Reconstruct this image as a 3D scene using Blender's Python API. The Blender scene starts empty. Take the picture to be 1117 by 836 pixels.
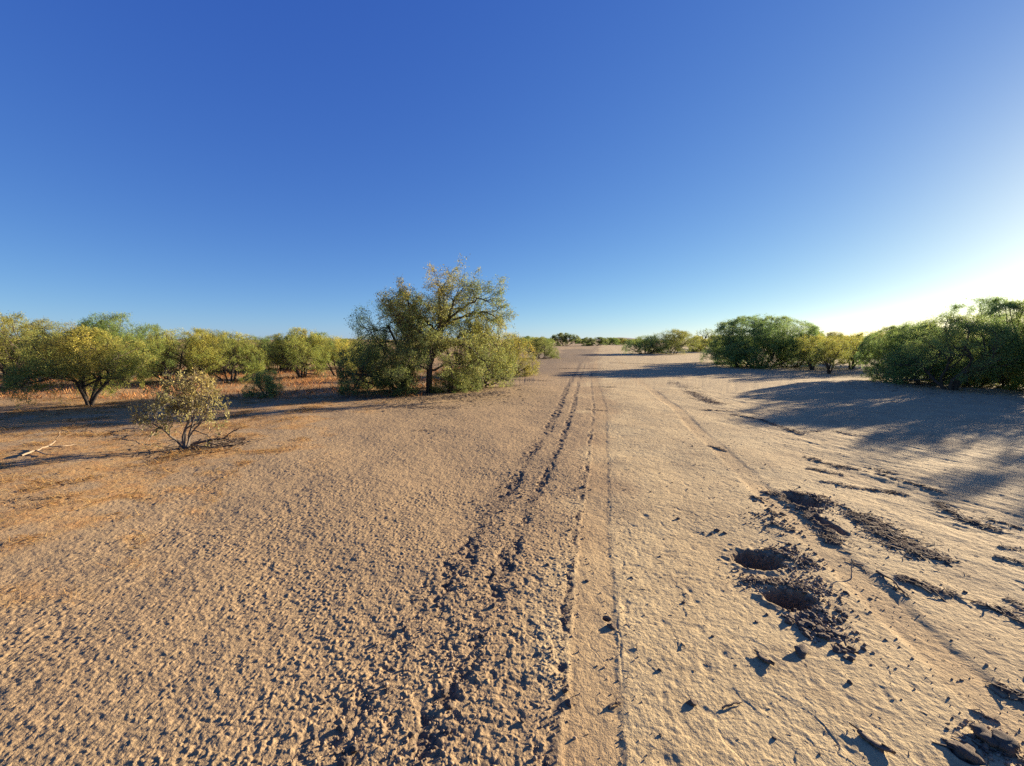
import bpy, bmesh, math, random
import numpy as np
from mathutils import Vector, Matrix, Quaternion

R = math.radians
scene = bpy.context.scene
col = scene.collection
# ------------------------------------------------------------------ camera model
W0, H0, F0 = 1117.0, 836.0, 470.0
CAM_H = 1.6
PITCH = math.atan((418 - 371) / F0)
SUN_AZ, SUN_EL = R(59.5), R(12.2)          # azimuth is measured from +Y towards +X

def ray(u, v):
    a, b = (u - W0 / 2) / F0, (H0 / 2 - v) / F0
    cp, sp = math.cos(PITCH), math.sin(PITCH)
    return Vector((a, cp + b * sp, -sp + b * cp))

def at(u, v):
    """ground point (z = 0) seen at photograph pixel u, v"""
    d = ray(u, v)
    t = -CAM_H / d.z
    return d.x * t, d.y * t

def up_at(y, v):
    """height above ground of what stands at depth y and is seen at row v"""
    d = ray(W0 / 2, v)
    return CAM_H + d.z * (y / d.y)

# ------------------------------------------------------------------ noise in numpy
def _h(ix, iy, seed):
    n = (ix.astype(np.int64) * 374761393 + iy.astype(np.int64) * 668265263 + seed * 974634777) & 0xFFFFFFFF
    n = ((n ^ (n >> 13)) * 1274126177) & 0xFFFFFFFF
    n = ((n ^ (n >> 16)) * 2246822519) & 0xFFFFFFFF
    return ((n ^ (n >> 15)) & 0xFFFFFF) / float(0x1000000)

def perlin(x, y, seed=0):
    ix, iy = np.floor(x), np.floor(y)
    fx, fy = x - ix, y - iy
    u = fx * fx * fx * (fx * (fx * 6 - 15) + 10)
    v = fy * fy * fy * (fy * (fy * 6 - 15) + 10)
    def g(dx, dy):
        a = _h(ix + dx, iy + dy, seed) * 2 * math.pi
        return np.cos(a) * (fx - dx) + np.sin(a) * (fy - dy)
    n0 = g(0, 0) * (1 - u) + g(1, 0) * u
    n1 = g(0, 1) * (1 - u) + g(1, 1) * u
    return (n0 * (1 - v) + n1 * v) * 1.5

def fbm(x, y, seed=0, octs=3, gain=0.5):
    s, a = 0, 1.0
    for o in range(octs):
        s = s + a * perlin(x * 2 ** o, y * 2 ** o, seed + o * 17)
        a *= gain
    return s

def worley(x, y, seed=0, jit=0.95):
    ix, iy = np.floor(x), np.floor(y)
    f1 = np.full(x.shape, 9.0); f2 = np.full(x.shape, 9.0); rnd = np.zeros(x.shape)
    for dx in (-1, 0, 1):
        for dy in (-1, 0, 1):
            cx, cy = ix + dx, iy + dy
            px = cx + 0.5 + (_h(cx, cy, seed) - 0.5) * jit
            py = cy + 0.5 + (_h(cx, cy, seed + 101) - 0.5) * jit
            d = np.sqrt((x - px) ** 2 + (y - py) ** 2)
            closer = d < f1
            f2 = np.where(closer, f1, np.minimum(f2, d))
            rnd = np.where(closer, _h(cx, cy, seed + 202), rnd)
            f1 = np.where(closer, d, f1)
    return f1, f2, rnd

def sstep(a, b, x):
    t = np.clip((x - a) / (b - a), 0, 1)
    return t * t * (3 - 2 * t)

# ------------------------------------------------------------------ what lies on the ground
TRACK_DIR = 0.211
# dug holes: photograph pixel of centre, radius across, radius in depth, depth
PITS = [(826, 609, 0.185, 0.15, 0.17), (861, 652, 0.145, 0.125, 0.15), (874, 546, 0.16, 0.22, 0.07),
        (661, 674, 0.022, 0.026, 0.04), (1052, 822, 0.05, 0.05, 0.03), (904, 572, 0.06, 0.22, 0.04)]
# drifts of dark plant litter and one painted tree shadow: (polyline in photograph pixels, half width in m, density)
DRIFTS_AND_SHADE = [
    ([(798, 452), (830, 457), (858, 468), (875, 474)], 0.07, .9),
    ([(872, 472), (905, 470), (938, 476)], 0.05, .6),
    ([(752, 427), (770, 436), (785, 441)], 0.22, .8), ([(735, 418), (755, 424)], 0.3, .6),
    ([(765, 447), (792, 448)], 0.10, .7), ([(773, 486), (792, 492)], 0.05, .8),
    ([(645, 423), (672, 423)], 0.10, .9), ([(640, 447), (662, 448)], 0.10, .6), ([(641, 475), (650, 473)], .05, .6),
    ([(600, 402), (668, 402)], 0.30, .7), ([(668, 396), (720, 398)], 0.5, .55),  # first band paints the broad tree's cast shadow across the track
    ([(838, 536), (860, 543), (880, 556), (902, 580), (912, 592)], 0.085, 1.0),
    ([(862, 536), (885, 540), (900, 548)], 0.10, .9),
    ([(822, 541), (832, 546)], 0.035, .9), ([(838, 556), (848, 562)], 0.035, .9), ([(846, 572), (862, 578)], 0.05, .8),
    ([(878, 498), (905, 505), (940, 512)], 0.08, .7), ([(884, 510), (918, 516)], 0.07, .8),
    ([(900, 524), (930, 530), (968, 534), (985, 537)], 0.06, .85), ([(945, 508), (975, 516)], 0.05, .6),
    ([(955, 515), (985, 524), (1010, 532), (1032, 539)], 0.05, .7),
    ([(938, 562), (955, 572), (980, 590), (1002, 600)], 0.17, .95), ([(950, 580), (990, 606), (1040, 612)], 0.08, .6),
    ([(1022, 548), (1045, 562), (1068, 572), (1085, 577)], 0.075, 1.0), ([(1075, 565), (1117, 577)], 0.04, .8),
    ([(1096, 598), (1117, 602)], 0.05, .9), ([(1092, 610), (1117, 617)], 0.045, .9),
    ([(985, 632), (1010, 640), (1038, 650)], 0.07, .9), ([(960, 630), (990, 652)], 0.025, .6),
    ([(1072, 660), (1095, 668), (1117, 682)], 0.055, .9), ([(1095, 752), (1117, 762)], 0.06, .8),
    ([(1055, 818), (1085, 806), (1117, 832)], 0.05, .8), ([(1062, 776), (1085, 786)], .02, .7),
    ([(926, 610), (948, 625)], 0.03, .5), ([(1105, 655), (1140, 680)], .06, .7),
    # crumbs of dark earth thrown out of the two holes
    ([(836, 598), (860, 606), (878, 613)], 0.055, .7), ([(868, 610), (882, 622)], 0.04, .55),
    ([(815, 632), (850, 634), (878, 640)], 0.05, .9), ([(885, 666), (905, 668)], 0.04, .65),
    ([(872, 680), (888, 690), (902, 695)], 0.05, .55),
    # by the left trees and round the big tree
    ([(380, 434), (470, 437), (545, 430)], 0.55, .75), ([(420, 445), (500, 446)], 0.30, .5), ([(500, 428), (570, 420)], .4, .5),
    ([(548, 414), (600, 416)], 0.22, .75), ([(205, 492), (262, 486)], 0.10, .8), ([(120, 470), (175, 470)], .12, .5),
    ([(450, 470), (475, 470)], .10, .4), ([(60, 470), (140, 480)], .2, .35), ([(0, 548), (60, 545)], .10, .4),
]
DR = []
for pts, hw, den in DRIFTS_AND_SHADE:
    g = [at(*p) for p in pts]
    DR.append((g, hw, den))
PT = [(at(u, v) + (a, b, d)) for u, v, a, b, d in PITS]

def seg_dist(x, y, g):
    best = np.full(x.shape, 1e9)
    for (x0, y0), (x1, y1) in zip(g[:-1], g[1:]):
        vx, vy = x1 - x0, y1 - y0
        L2 = vx * vx + vy * vy + 1e-9
        t = np.clip(((x - x0) * vx + (y - y0) * vy) / L2, 0, 1)
        best = np.minimum(best, np.hypot(x - x0 - t * vx, y - y0 - t * vy))
    return best

def ground_fields(x, y):
    """height and material masks (dark earth with painted shade, straw, tyre sand, crumbly crust) at ground points"""
    r = np.hypot(x, y)
    wob = 0.035 * perlin(x * 0.25, y * 0.45, 15) + 0.02 * perlin(x * 0.9, y * 0.9, 5) + 0.012 * perlin(x * 5, y * 5, 6)
    s = x - TRACK_DIR * y + wob + 0.65 * (1 - np.exp(-np.clip(y - 10, 0, None) / 14))
    near = 1 - sstep(13, 26, r)
    far = sstep(60, 200, r)
    # ---- broad relief
    z = (0.022 * fbm(x * 0.55, y * 0.55, 1, 3) + 0.05 * perlin(x * 0.12, y * 0.12, 3)) * sstep(1.0, 4.0, r) * (1 - far)
    crumb = (1 - sstep(-0.24, -0.13, s + 0.05 * perlin(x * 3, y * 3, 8)))
    crumb *= 1 - 0.75 * sstep(-3.2, -5.5, x - 0.05 * y + 1.0 * perlin(x * .5, y * .5, 9))
    # ---- crumbly crust left of the track
    wx = x + 0.014 * perlin(x * 20, y * 20, 20) ; wy = y + 0.014 * perlin(x * 20, y * 20, 21)
    f1, f2, rn = worley(wx / 0.022, wy / 0.021, 31)
    amp = 0.1 + 1.3 * rn ** 1.8
    big = sstep(-0.3, 0.5, perlin(x * 1.3, y * 1.3, 33)) * 0.40 + 0.7
    mound = np.clip(1 - (f1 / 0.62) ** 2, 0, 1) * amp
    g1, g2, gr = worley(wx / 0.013, wy / 0.013, 37)
    fine = np.clip(1 - (g1 / 0.6) ** 2, 0, 1) * (0.3 + gr)
    curl = np.clip(1 - np.abs(f2 - f1) / 0.18, 0, 1) * rn
    j1, j2, jr = worley(wx / 0.075, wy / 0.07, 34)
    plates = np.clip(1 - (j1 / .6) ** 2, 0, 1) * jr ** 2 * sstep(.1, .5, perlin(x * 1.7, y * 1.7, 35))
    rough = 0.0046 * mound * big + 0.0016 * fine + 0.0012 * curl + 0.003 * plates + 0.003 * fbm(x * 9, y * 9, 39, 3, .6)
    # older rutted tracks in the crust
    dn = perlin(x * 9, y * 6, 44) + 0.6 * perlin(x * 22, y * 20, 45)
    ruts = np.zeros_like(x)
    nearw = 1 + 0.9 * (1 - sstep(1.8, 4.2, y))
    for c, w, k in ((-1.0, 0.085, 1.0), (-0.67, 0.06, 0.95), (-0.185, 0.035, 1.0)):
        wdt = w * (nearw if c < -.3 else 1.25)
        broken = 0.55 + 0.75 * perlin(x * 1.3 + c * 7, y * 1.1, 46) if c < -.3 else 0.5 + 0.8 * perlin(x * 2.3, y * 2.1, 47)
        ruts = np.maximum(ruts, k * np.exp(-((s - c) / wdt) ** 2) * np.clip(broken + 0.55 * sstep(6, 11, y), 0, 1.2))
    ruts *= 1 - 0.6 * sstep(60, 90, y)
    rutmask = sstep(0.14, 0.6, ruts * (0.75 + 0.6 * dn))
    rough = rough * (1 + 0.35 * np.clip(ruts, 0, 1)) - 0.015 * rutmask * (0.4 + 0.6 * sstep(0.0, .5, dn))
    clot = sstep(.22, .5, perlin(x * 15, y * 13, 48) + .35 * perlin(x * 5, y * 4, 49)) * sstep(-1.45, -1.05, s) * (1 - sstep(-.30, -.17, s)) * (1 - sstep(2.2, 4.4, y))
    rough = rough - .0045 * clot
    # ---- right of the track: trampled, finely rippled, cracked mud
    rx = x + 0.05 * perlin(x * 4, y * 4, 50) + .02 * perlin(x * 15, y * 15, 150); ry = y + 0.05 * perlin(x * 4, y * 4, 51)
    smooth = 0.0021 * fbm((x + .5 * y) * 8, (y - .5 * x) * 8, 52, 3, 0.6) + 0.0014 * fbm(x * 30, y * 26, 53, 2)
    pock = np.clip(perlin(x * 11, y * 9, 54) - 0.45, 0, 1) * 0.013
    c1, c2, cr = worley(rx / 0.17, ry / 0.19, 55)
    crackm = sstep(0.0, 0.4, perlin(x * 1.6, y * 1.6, 56) + 0.12)
    crack = np.exp(-((c2 - c1) / 0.022) ** 2) * crackm
    plate = (cr - 0.5) * 0.004 * crackm
    # drift country further right: long low hummocks that run with the old water flow
    dc = sstep(2.0, 3.2, s + 0.4 * perlin(x * .6, y * .6, 58))
    hum = np.clip(perlin((x + .35 * y) * 3.2, (y - .35 * x) * 0.9, 59), -0.3, 1) * 0.010 + 0.006 * fbm((x + .35 * y) * 9, (y - .35 * x) * 2.6, 60, 3, .6)
    right = smooth - pock - 0.0032 * crack * np.clip(.5 + 1.2 * perlin(x * 6, y * 6, 155), 0, 1) + plate + dc * hum * sstep(0, .3, near)
    # ---- tyre tracks
    def tyre(c, hw, soft):
        return 1 - sstep(hw - soft, hw + soft, np.abs(s - c + 0.008 * perlin(x * 11, y * 11, 62)))
    t1 = tyre(-0.025, 0.122, 0.02)
    t2 = tyre(1.74, 0.12, 0.04) * (0.55 + 0.45 * sstep(-.3, .2, perlin(x * 1.2, y * .8, 63))) * sstep(1.0, 1.6, r)
    tyre_any = np.maximum(t1, t2)
    lug = 0.0002 * np.sin((y * 1.0 + np.abs(s + .025) * 1.2) * 2 * math.pi / 0.06)
    inside = 0.0018 * fbm(x * 14, y * 10, 64, 3) + lug - 0.002 * np.exp(-((c2 - c1) / .03) ** 2) * crackm
    lip = 0.0010 * np.exp(-((s - 0.115) / 0.02) ** 2) * np.clip(0.4 + 1.3 * perlin(x * 4, y * 5, 65), 0, 1.4)
    edge = np.exp(-((s - 0.112 - 0.012 * perlin(x * 7, y * 7, 66)) / 0.007) ** 2) * sstep(-.2, .3, perlin(x * 2.1, y * 2.1, 67) + .15)
    base = crumb * rough + (1 - crumb) * right
    z = z + near * (base * (1 - tyre_any) + inside * tyre_any - 0.005 * t1 - 0.009 * t2 + lip - 0.0025 * edge)
    # ---- litter drifts and the painted tree shadow
    dark = np.zeros_like(x)
    patchn = 0.7 * perlin(x * 10, y * 7, 70) + 0.6 * perlin(x * 24, y * 20, 71)
    sel = r < 70
    xs, ys = x[sel], y[sel]
    dd = np.zeros_like(xs)
    for g, hw, den in DR:
        gx = [p[0] for p in g]; gy = [p[1] for p in g]
        bb = (xs > min(gx) - 4 * hw) & (xs < max(gx) + 4 * hw) & (ys > min(gy) - 4 * hw) & (ys < max(gy) + 4 * hw)
        if bb.any():
            q = np.exp(-(seg_dist(xs[bb], ys[bb], g) / hw) ** 2) * den
            dd[bb] = np.maximum(dd[bb], q)
    dark[sel] = dd
    drift = sstep(0.34, 0.72, dark * (0.85 + 0.75 * patchn))
    lump = (0.4 + 0.6 * np.clip(0.5 + patchn, 0, 1)) * near
    z = z + drift * 0.009 * lump + near * drift * 0.007 * fine
    # ---- dug holes
    pitd = np.zeros_like(x)
    for px, py, a, b, dep in PT:
        bb = (np.abs(x - px) < a * 2.4) & (np.abs(y - py) < b * 2.4)
        if not bb.any():
            continue
        xb, yb = x[bb], y[bb]
        q = np.hypot((xb - px) / a, (yb - py) / b)
        k = 0.05 / a if a < .1 else 1
        q = q + 0.15 * k * perlin(xb * 13, yb * 13, 80) + 0.09 * perlin(xb * 34, yb * 34, 81)
        bowl = (1 - sstep(0.55, 1.02, q))
        rim = np.exp(-((q - 1.18) / 0.22) ** 2) * 0.012 * min(1, a / .15)
        z[bb] = z[bb] - dep * bowl * (1 - .15 * q) + rim * np.clip(.6 + perlin(xb * 20, yb * 20, 83), 0, 1.5)
        pitd[bb] = np.maximum(pitd[bb], 1 - sstep(0.9, 1.25, q + 0.2 * perlin(xb * 26, yb * 26, 82)))
    dark = np.clip(np.maximum(np.maximum(drift, 0.8 * pitd), 0.85 * rutmask * np.clip(0.45 + 0.8 * sstep(-.1, .5, dn), 0, 1)), 0, 1)  # rut share paints the shade in the ruts along with dark crust
    dark = np.maximum(dark, .7 * clot * np.clip(.5 + perlin(x * 30, y * 30, 86), 0, 1))  # pits of the near ruts: painted shade and dark crust together
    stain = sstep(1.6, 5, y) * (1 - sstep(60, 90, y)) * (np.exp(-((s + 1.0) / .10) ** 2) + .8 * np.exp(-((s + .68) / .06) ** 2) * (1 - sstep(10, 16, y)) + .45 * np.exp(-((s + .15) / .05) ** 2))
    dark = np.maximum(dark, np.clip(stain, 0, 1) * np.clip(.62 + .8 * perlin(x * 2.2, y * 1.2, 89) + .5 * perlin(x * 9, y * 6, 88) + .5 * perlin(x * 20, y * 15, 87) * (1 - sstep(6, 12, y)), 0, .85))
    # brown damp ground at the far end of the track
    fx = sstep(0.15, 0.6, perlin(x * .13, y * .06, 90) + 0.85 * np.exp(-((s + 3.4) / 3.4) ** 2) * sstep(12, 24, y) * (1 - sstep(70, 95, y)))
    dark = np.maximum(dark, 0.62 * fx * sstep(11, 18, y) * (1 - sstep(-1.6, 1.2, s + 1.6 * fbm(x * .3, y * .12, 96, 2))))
    # ---- straw on the left
    sn = fbm(x * 1.1, y * 1.4, 91, 3, .6)
    straw = sstep(-0.15, 0.45, sn + 0.75 * sstep(-2.2, -4.2, x + 0.10 * y + .6 * perlin(x * .7, y * .7, 92)) - 0.2) * sstep(-1.6, -3.4, x + 0.08 * y)
    red = sstep(-0.1, .35, perlin(x * .35, y * .5, 93) + .25) * sstep(9, 13, y) * sstep(-1.0, -4.0, x)
    straw = np.maximum(straw, 0.8 * red)
    tone = 1 - sstep(-0.45, 0.35, s + (.45 + .03 * np.minimum(r, 60)) * fbm(x * .7, y * .55, 95, 3, .6))
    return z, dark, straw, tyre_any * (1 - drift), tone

def gz(x, y):
    return float(ground_fields(np.array([float(x)]), np.array([float(y)]))[0][0])

# ------------------------------------------------------------------ materials
def new_mat(name):
    m = bpy.data.materials.new(name); m.use_nodes = True
    nt = m.node_tree; nt.nodes.clear()
    return m, nt

class NT:
    def __init__(s, nt): s.nt = nt
    def n(s, t, **kw):
        nd = s.nt.nodes.new(t)
        for k, v in kw.items(): setattr(nd, k, v)
        return nd
    def l(s, a, b): s.nt.links.new(a, b)
    def noise(s, scale, detail=4, rough=.55, vec=None):
        nd = s.n('ShaderNodeTexNoise'); nd.inputs['Scale'].default_value = scale
        nd.inputs['Detail'].default_value = detail; nd.inputs['Roughness'].default_value = rough
        if vec is not None: s.l(vec, nd.inputs['Vector'])
        return nd.outputs['Fac']
    def ramp(s, fac, a, b, va=0.0, vb=1.0):
        nd = s.n('ShaderNodeMapRange'); s.l(fac, nd.inputs['Value'])
        for i, v in (('From Min', a), ('From Max', b), ('To Min', va), ('To Max', vb)): nd.inputs[i].default_value = v
        return nd.outputs['Result']
    def mix(s, fac, a, b, mode='MIX'):
        nd = s.n('ShaderNodeMix', data_type='RGBA', blend_type=mode)
        for sock, v in ((nd.inputs['Factor'], fac), (nd.inputs['A'], a), (nd.inputs['B'], b)):
            if isinstance(v, (int, float)): sock.default_value = v
            elif isinstance(v, tuple): sock.default_value = v + (1,) if len(v) == 3 else v
            else: s.l(v, sock)
        return nd.outputs['Result']
    def math(s, op, a, b=None):
        nd = s.n('ShaderNodeMath', operation=op)
        for i, v in enumerate((a, b)):
            if v is None: continue
            if isinstance(v, (int, float)): nd.inputs[i].default_value = v
            else: s.l(v, nd.inputs[i])
        return nd.outputs[0]

def ground_material():
    m, nt = new_mat('desert_soil'); T = NT(nt)
    pos = T.n('ShaderNodeNewGeometry').outputs['Position']
    att = T.n('ShaderNodeAttribute', attribute_name='soil_and_shade')
    sep = T.n('ShaderNodeSeparateColor'); T.l(att.outputs['Color'], sep.inputs[0])
    dark, straw, tyre = sep.outputs[0], sep.outputs[1], sep.outputs[2]
    crumb = att.outputs['Alpha']
    n1 = T.noise(0.8, 5, .6, pos); n2 = T.noise(7, 5, .6, pos); n3 = T.noise(55, 4, .6, pos); n4 = T.noise(210, 3, .6, pos)
    c = T.mix(T.ramp(n1, .35, .68), (.51, .378, .205), (.44, .312, .165))
    c = T.mix(T.math('MULTIPLY', crumb, .9), c, (.352, .232, .124))
    c = T.mix(T.ramp(n2, .45, .75, 0, .45), c, (.335, .235, .122))
    c = T.mix(T.math('MULTIPLY', tyre, .45), c, (.425, .27, .13))
    c = T.mix(T.ramp(T.noise(2.3, 6, .62, pos), .52, .66, 0, .5), c, (.30, .205, .115))
    strawc = T.mix(T.ramp(n2, .35, .65), (.42, .19, .055), (.50, .30, .11))
    c = T.mix(T.math('MULTIPLY', straw, T.math('MULTIPLY', T.ramp(n3, .3, .6, .35, .9), T.ramp(T.noise(2.6, 5, .65, pos), .4, .6, .35, 1.0))), c, strawc)
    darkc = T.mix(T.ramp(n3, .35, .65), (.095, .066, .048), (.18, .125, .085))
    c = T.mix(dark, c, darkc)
    grain = T.ramp(n4, .3, .7, .8, 1.17)
    g2 = T.ramp(n3, .3, .7, .9, 1.1)
    gm = T.math('MULTIPLY', grain, g2)
    comb = T.n('ShaderNodeCombineColor')
    for i in range(3): T.l(gm, comb.inputs[i])
    c = T.mix(1.0, c, comb.outputs[0], 'MULTIPLY')
    b = T.n('ShaderNodeBsdfPrincipled'); T.l(c, b.inputs['Base Color'])
    b.inputs['Roughness'].default_value = .95; b.inputs['Specular IOR Level'].default_value = .12
    h = T.math('ADD', T.math('MULTIPLY', n3, .008), T.math('MULTIPLY', n4, .0022))
    h = T.math('ADD', h, T.math('MULTIPLY', T.noise(18, 3, .6, pos), .010))
    bp = T.n('ShaderNodeBump'); bp.inputs['Strength'].default_value = .8; bp.inputs['Distance'].default_value = 1.0
    T.l(h, bp.inputs['Height']); T.l(bp.outputs[0], b.inputs['Normal'])
    o = T.n('ShaderNodeOutputMaterial'); T.l(b.outputs[0], o.inputs[0])
    return m

def leaf_material(name, green, dry, trans=.35):
    m, nt = new_mat(name); T = NT(nt)
    va = T.n('ShaderNodeAttribute', attribute_name='leaf_tone')
    sep = T.n('ShaderNodeSeparateColor'); T.l(va.outputs['Color'], sep.inputs[0])
    oi = T.n('ShaderNodeObjectInfo')
    c = T.mix(sep.outputs[1], green, dry)
    v = T.ramp(sep.outputs[0], 0, 1, .62, 1.38)
    comb = T.n('ShaderNodeCombineColor')
    for i in range(3): T.l(v, comb.inputs[i])
    c = T.mix(1.0, c, comb.outputs[0], 'MULTIPLY')
    c = T.mix(1.0, c, oi.outputs['Color'], 'MULTIPLY')
    d = T.n('ShaderNodeBsdfPrincipled'); T.l(c, d.inputs['Base Color'])
    d.inputs['Roughness'].default_value = .6; d.inputs['Specular IOR Level'].default_value = .25
    t = T.n('ShaderNodeBsdfTranslucent'); T.l(c, t.inputs[0])
    mx = T.n('ShaderNodeMixShader'); mx.inputs[0].default_value = trans
    T.l(d.outputs[0], mx.inputs[1]); T.l(t.outputs[0], mx.inputs[2])
    o = T.n('ShaderNodeOutputMaterial'); T.l(mx.outputs[0], o.inputs[0])
    return m

def rough_material(name, a, b, scale=30, bump=.004):
    m, nt = new_mat(name); T = NT(nt)
    pos = T.n('ShaderNodeTexCoord').outputs['Object']
    n = T.noise(scale, 5, .65, pos)
    c = T.mix(T.ramp(n, .3, .7), a, b)
    p = T.n('ShaderNodeBsdfPrincipled'); T.l(c, p.inputs['Base Color'])
    p.inputs['Roughness'].default_value = .9; p.inputs['Specular IOR Level'].default_value = .15
    bp = T.n('ShaderNodeBump'); bp.inputs['Distance'].default_value = bump; bp.inputs['Strength'].default_value = .8
    T.l(n, bp.inputs['Height']); T.l(bp.outputs[0], p.inputs['Normal'])
    o = T.n('ShaderNodeOutputMaterial'); T.l(p.outputs[0], o.inputs[0])
    return m

def tone_material(name, a, b, trans=0):
    """thin litter: colour runs from a to b with the per-face tone"""
    m, nt = new_mat(name); T = NT(nt)
    va = T.n('ShaderNodeAttribute', attribute_name='leaf_tone')
    sep = T.n('ShaderNodeSeparateColor'); T.l(va.outputs['Color'], sep.inputs[0])
    c = T.mix(sep.outputs[0], a, b)
    p = T.n('ShaderNodeBsdfPrincipled'); T.l(c, p.inputs['Base Color'])
    p.inputs['Roughness'].default_value = .85; p.inputs['Specular IOR Level'].default_value = .15
    out = p.outputs[0]
    if trans:
        t = T.n('ShaderNodeBsdfTranslucent'); T.l(c, t.inputs[0])
        mx = T.n('ShaderNodeMixShader'); mx.inputs[0].default_value = trans
        T.l(out, mx.inputs[1]); T.l(t.outputs[0], mx.inputs[2]); out = mx.outputs[0]
    o = T.n('ShaderNodeOutputMaterial'); T.l(out, o.inputs[0])
    return m

M_SOIL = ground_material()
M_LEAF = leaf_material('mesquite_leaf', (.185, .24, .075), (.48, .37, .085), .48)
M_SAGE = leaf_material('sage_leaf', (.26, .25, .095), (.42, .31, .10), .35)
M_BARK = rough_material('dark_bark', (.045, .034, .027), (.11, .085, .066), 25, .01)
M_GREY = rough_material('grey_bark', (.10, .08, .065), (.20, .165, .135), 30, .006)
M_PALE = rough_material('bleached_wood', (.22, .155, .10), (.36, .27, .18), 40, .004)
M_BROWN = rough_material('weathered_wood', (.09, .062, .044), (.20, .145, .105), 45, .004)
M_CLOD = rough_material('dark_clod', (.10, .073, .056), (.22, .16, .115), 60, .006)
M_TANCLOD = rough_material('tan_clod', (.25, .18, .12), (.42, .30, .19), 60, .006)
M_STRAW = tone_material('dry_straw', (.42, .20, .06), (.56, .38, .15), .25)
M_TWIG = tone_material('twig_litter', (.06, .042, .032), (.20, .145, .10))
M_HILL = rough_material('hill_rock', (.20, .16, .14), (.30, .25, .21), .002, 20)

# ------------------------------------------------------------------ mesh helpers
def np_mesh(name, verts, faces, mat, tone=None, smooth=False):
    """verts (n,3); faces (m,k) with one k"""
    me = bpy.data.meshes.new(name)
    v = np.ascontiguousarray(verts, np.float32); f = np.ascontiguousarray(faces, np.int32)
    k = f.shape[1]
    me.vertices.add(len(v)); me.vertices.foreach_set('co', v.ravel())
    me.loops.add(f.size); me.loops.foreach_set('vertex_index', f.ravel())
    me.polygons.add(len(f))
    me.polygons.foreach_set('loop_start', np.arange(0, f.size, k, dtype=np.int32))
    me.polygons.foreach_set('loop_total', np.full(len(f), k, np.int32))
    if smooth: me.polygons.foreach_set('use_smooth', np.ones(len(f), bool))
    me.update(calc_edges=True)
    if tone is not None:
        a = me.attributes.new('leaf_tone', 'FLOAT_COLOR', 'CORNER')
        a.data.foreach_set('color', np.repeat(np.ascontiguousarray(tone, np.float32), k, axis=0).ravel())
    me.materials.append(mat)
    return me

def link(name, me, parent=None, loc=None):
    o = bpy.data.objects.new(name, me); col.objects.link(o)
    if parent is not None: o.parent = parent
    if loc is not None: o.location = loc
    return o

def tag(o, label, cat, group=None, kind=None):
    if label: o['label'] = label
    if cat: o['category'] = cat
    if group: o['group'] = group
    if kind: o['kind'] = kind
    return o

def tubes(branches, sides_of):
    """branches: list of (points (n,3), radii (n,)) -> triangles/quads arrays of one mesh (quads)"""
    V, Fq, off = [], [], 0
    for lev, P, rad in branches:
        P = np.asarray(P, float); n = len(P); k = sides_of(lev)
        T = np.gradient(P, axis=0); T /= np.linalg.norm(T, axis=1)[:, None] + 1e-9
        ref = np.array([0.31, 0.17, 0.93]) if abs(T[0][2]) < .9 else np.array([1.0, 0.1, 0])
        A = np.cross(T, ref); A /= np.linalg.norm(A, axis=1)[:, None] + 1e-9
        B = np.cross(T, A)
        th = np.arange(k) * 2 * math.pi / k
        ring = P[:, None, :] + np.asarray(rad)[:, None, None] * (np.cos(th)[None, :, None] * A[:, None, :] + np.sin(th)[None, :, None] * B[:, None, :])
        V.append(ring.reshape(-1, 3))
        i = np.arange(n - 1)[:, None] * k; j = np.arange(k)[None, :]; j2 = (j + 1) % k
        Fq.append(np.stack([i + j, i + j2, i + k + j2, i + k + j], -1).reshape(-1, 4) + off)
        off += n * k
    return np.concatenate(V), np.concatenate(Fq)

def unit(v): return v / (np.linalg.norm(v) + 1e-9)

def rot_away(d, ang, az):
    d = unit(d)
    a = np.cross(d, [0.2, 0.1, 1.0] if abs(d[2]) < .95 else [1, 0, 0]); a = unit(a); b = np.cross(d, a)
    return unit(d * math.cos(ang) + math.sin(ang) * (a * math.cos(az) + b * math.sin(az)))

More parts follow.
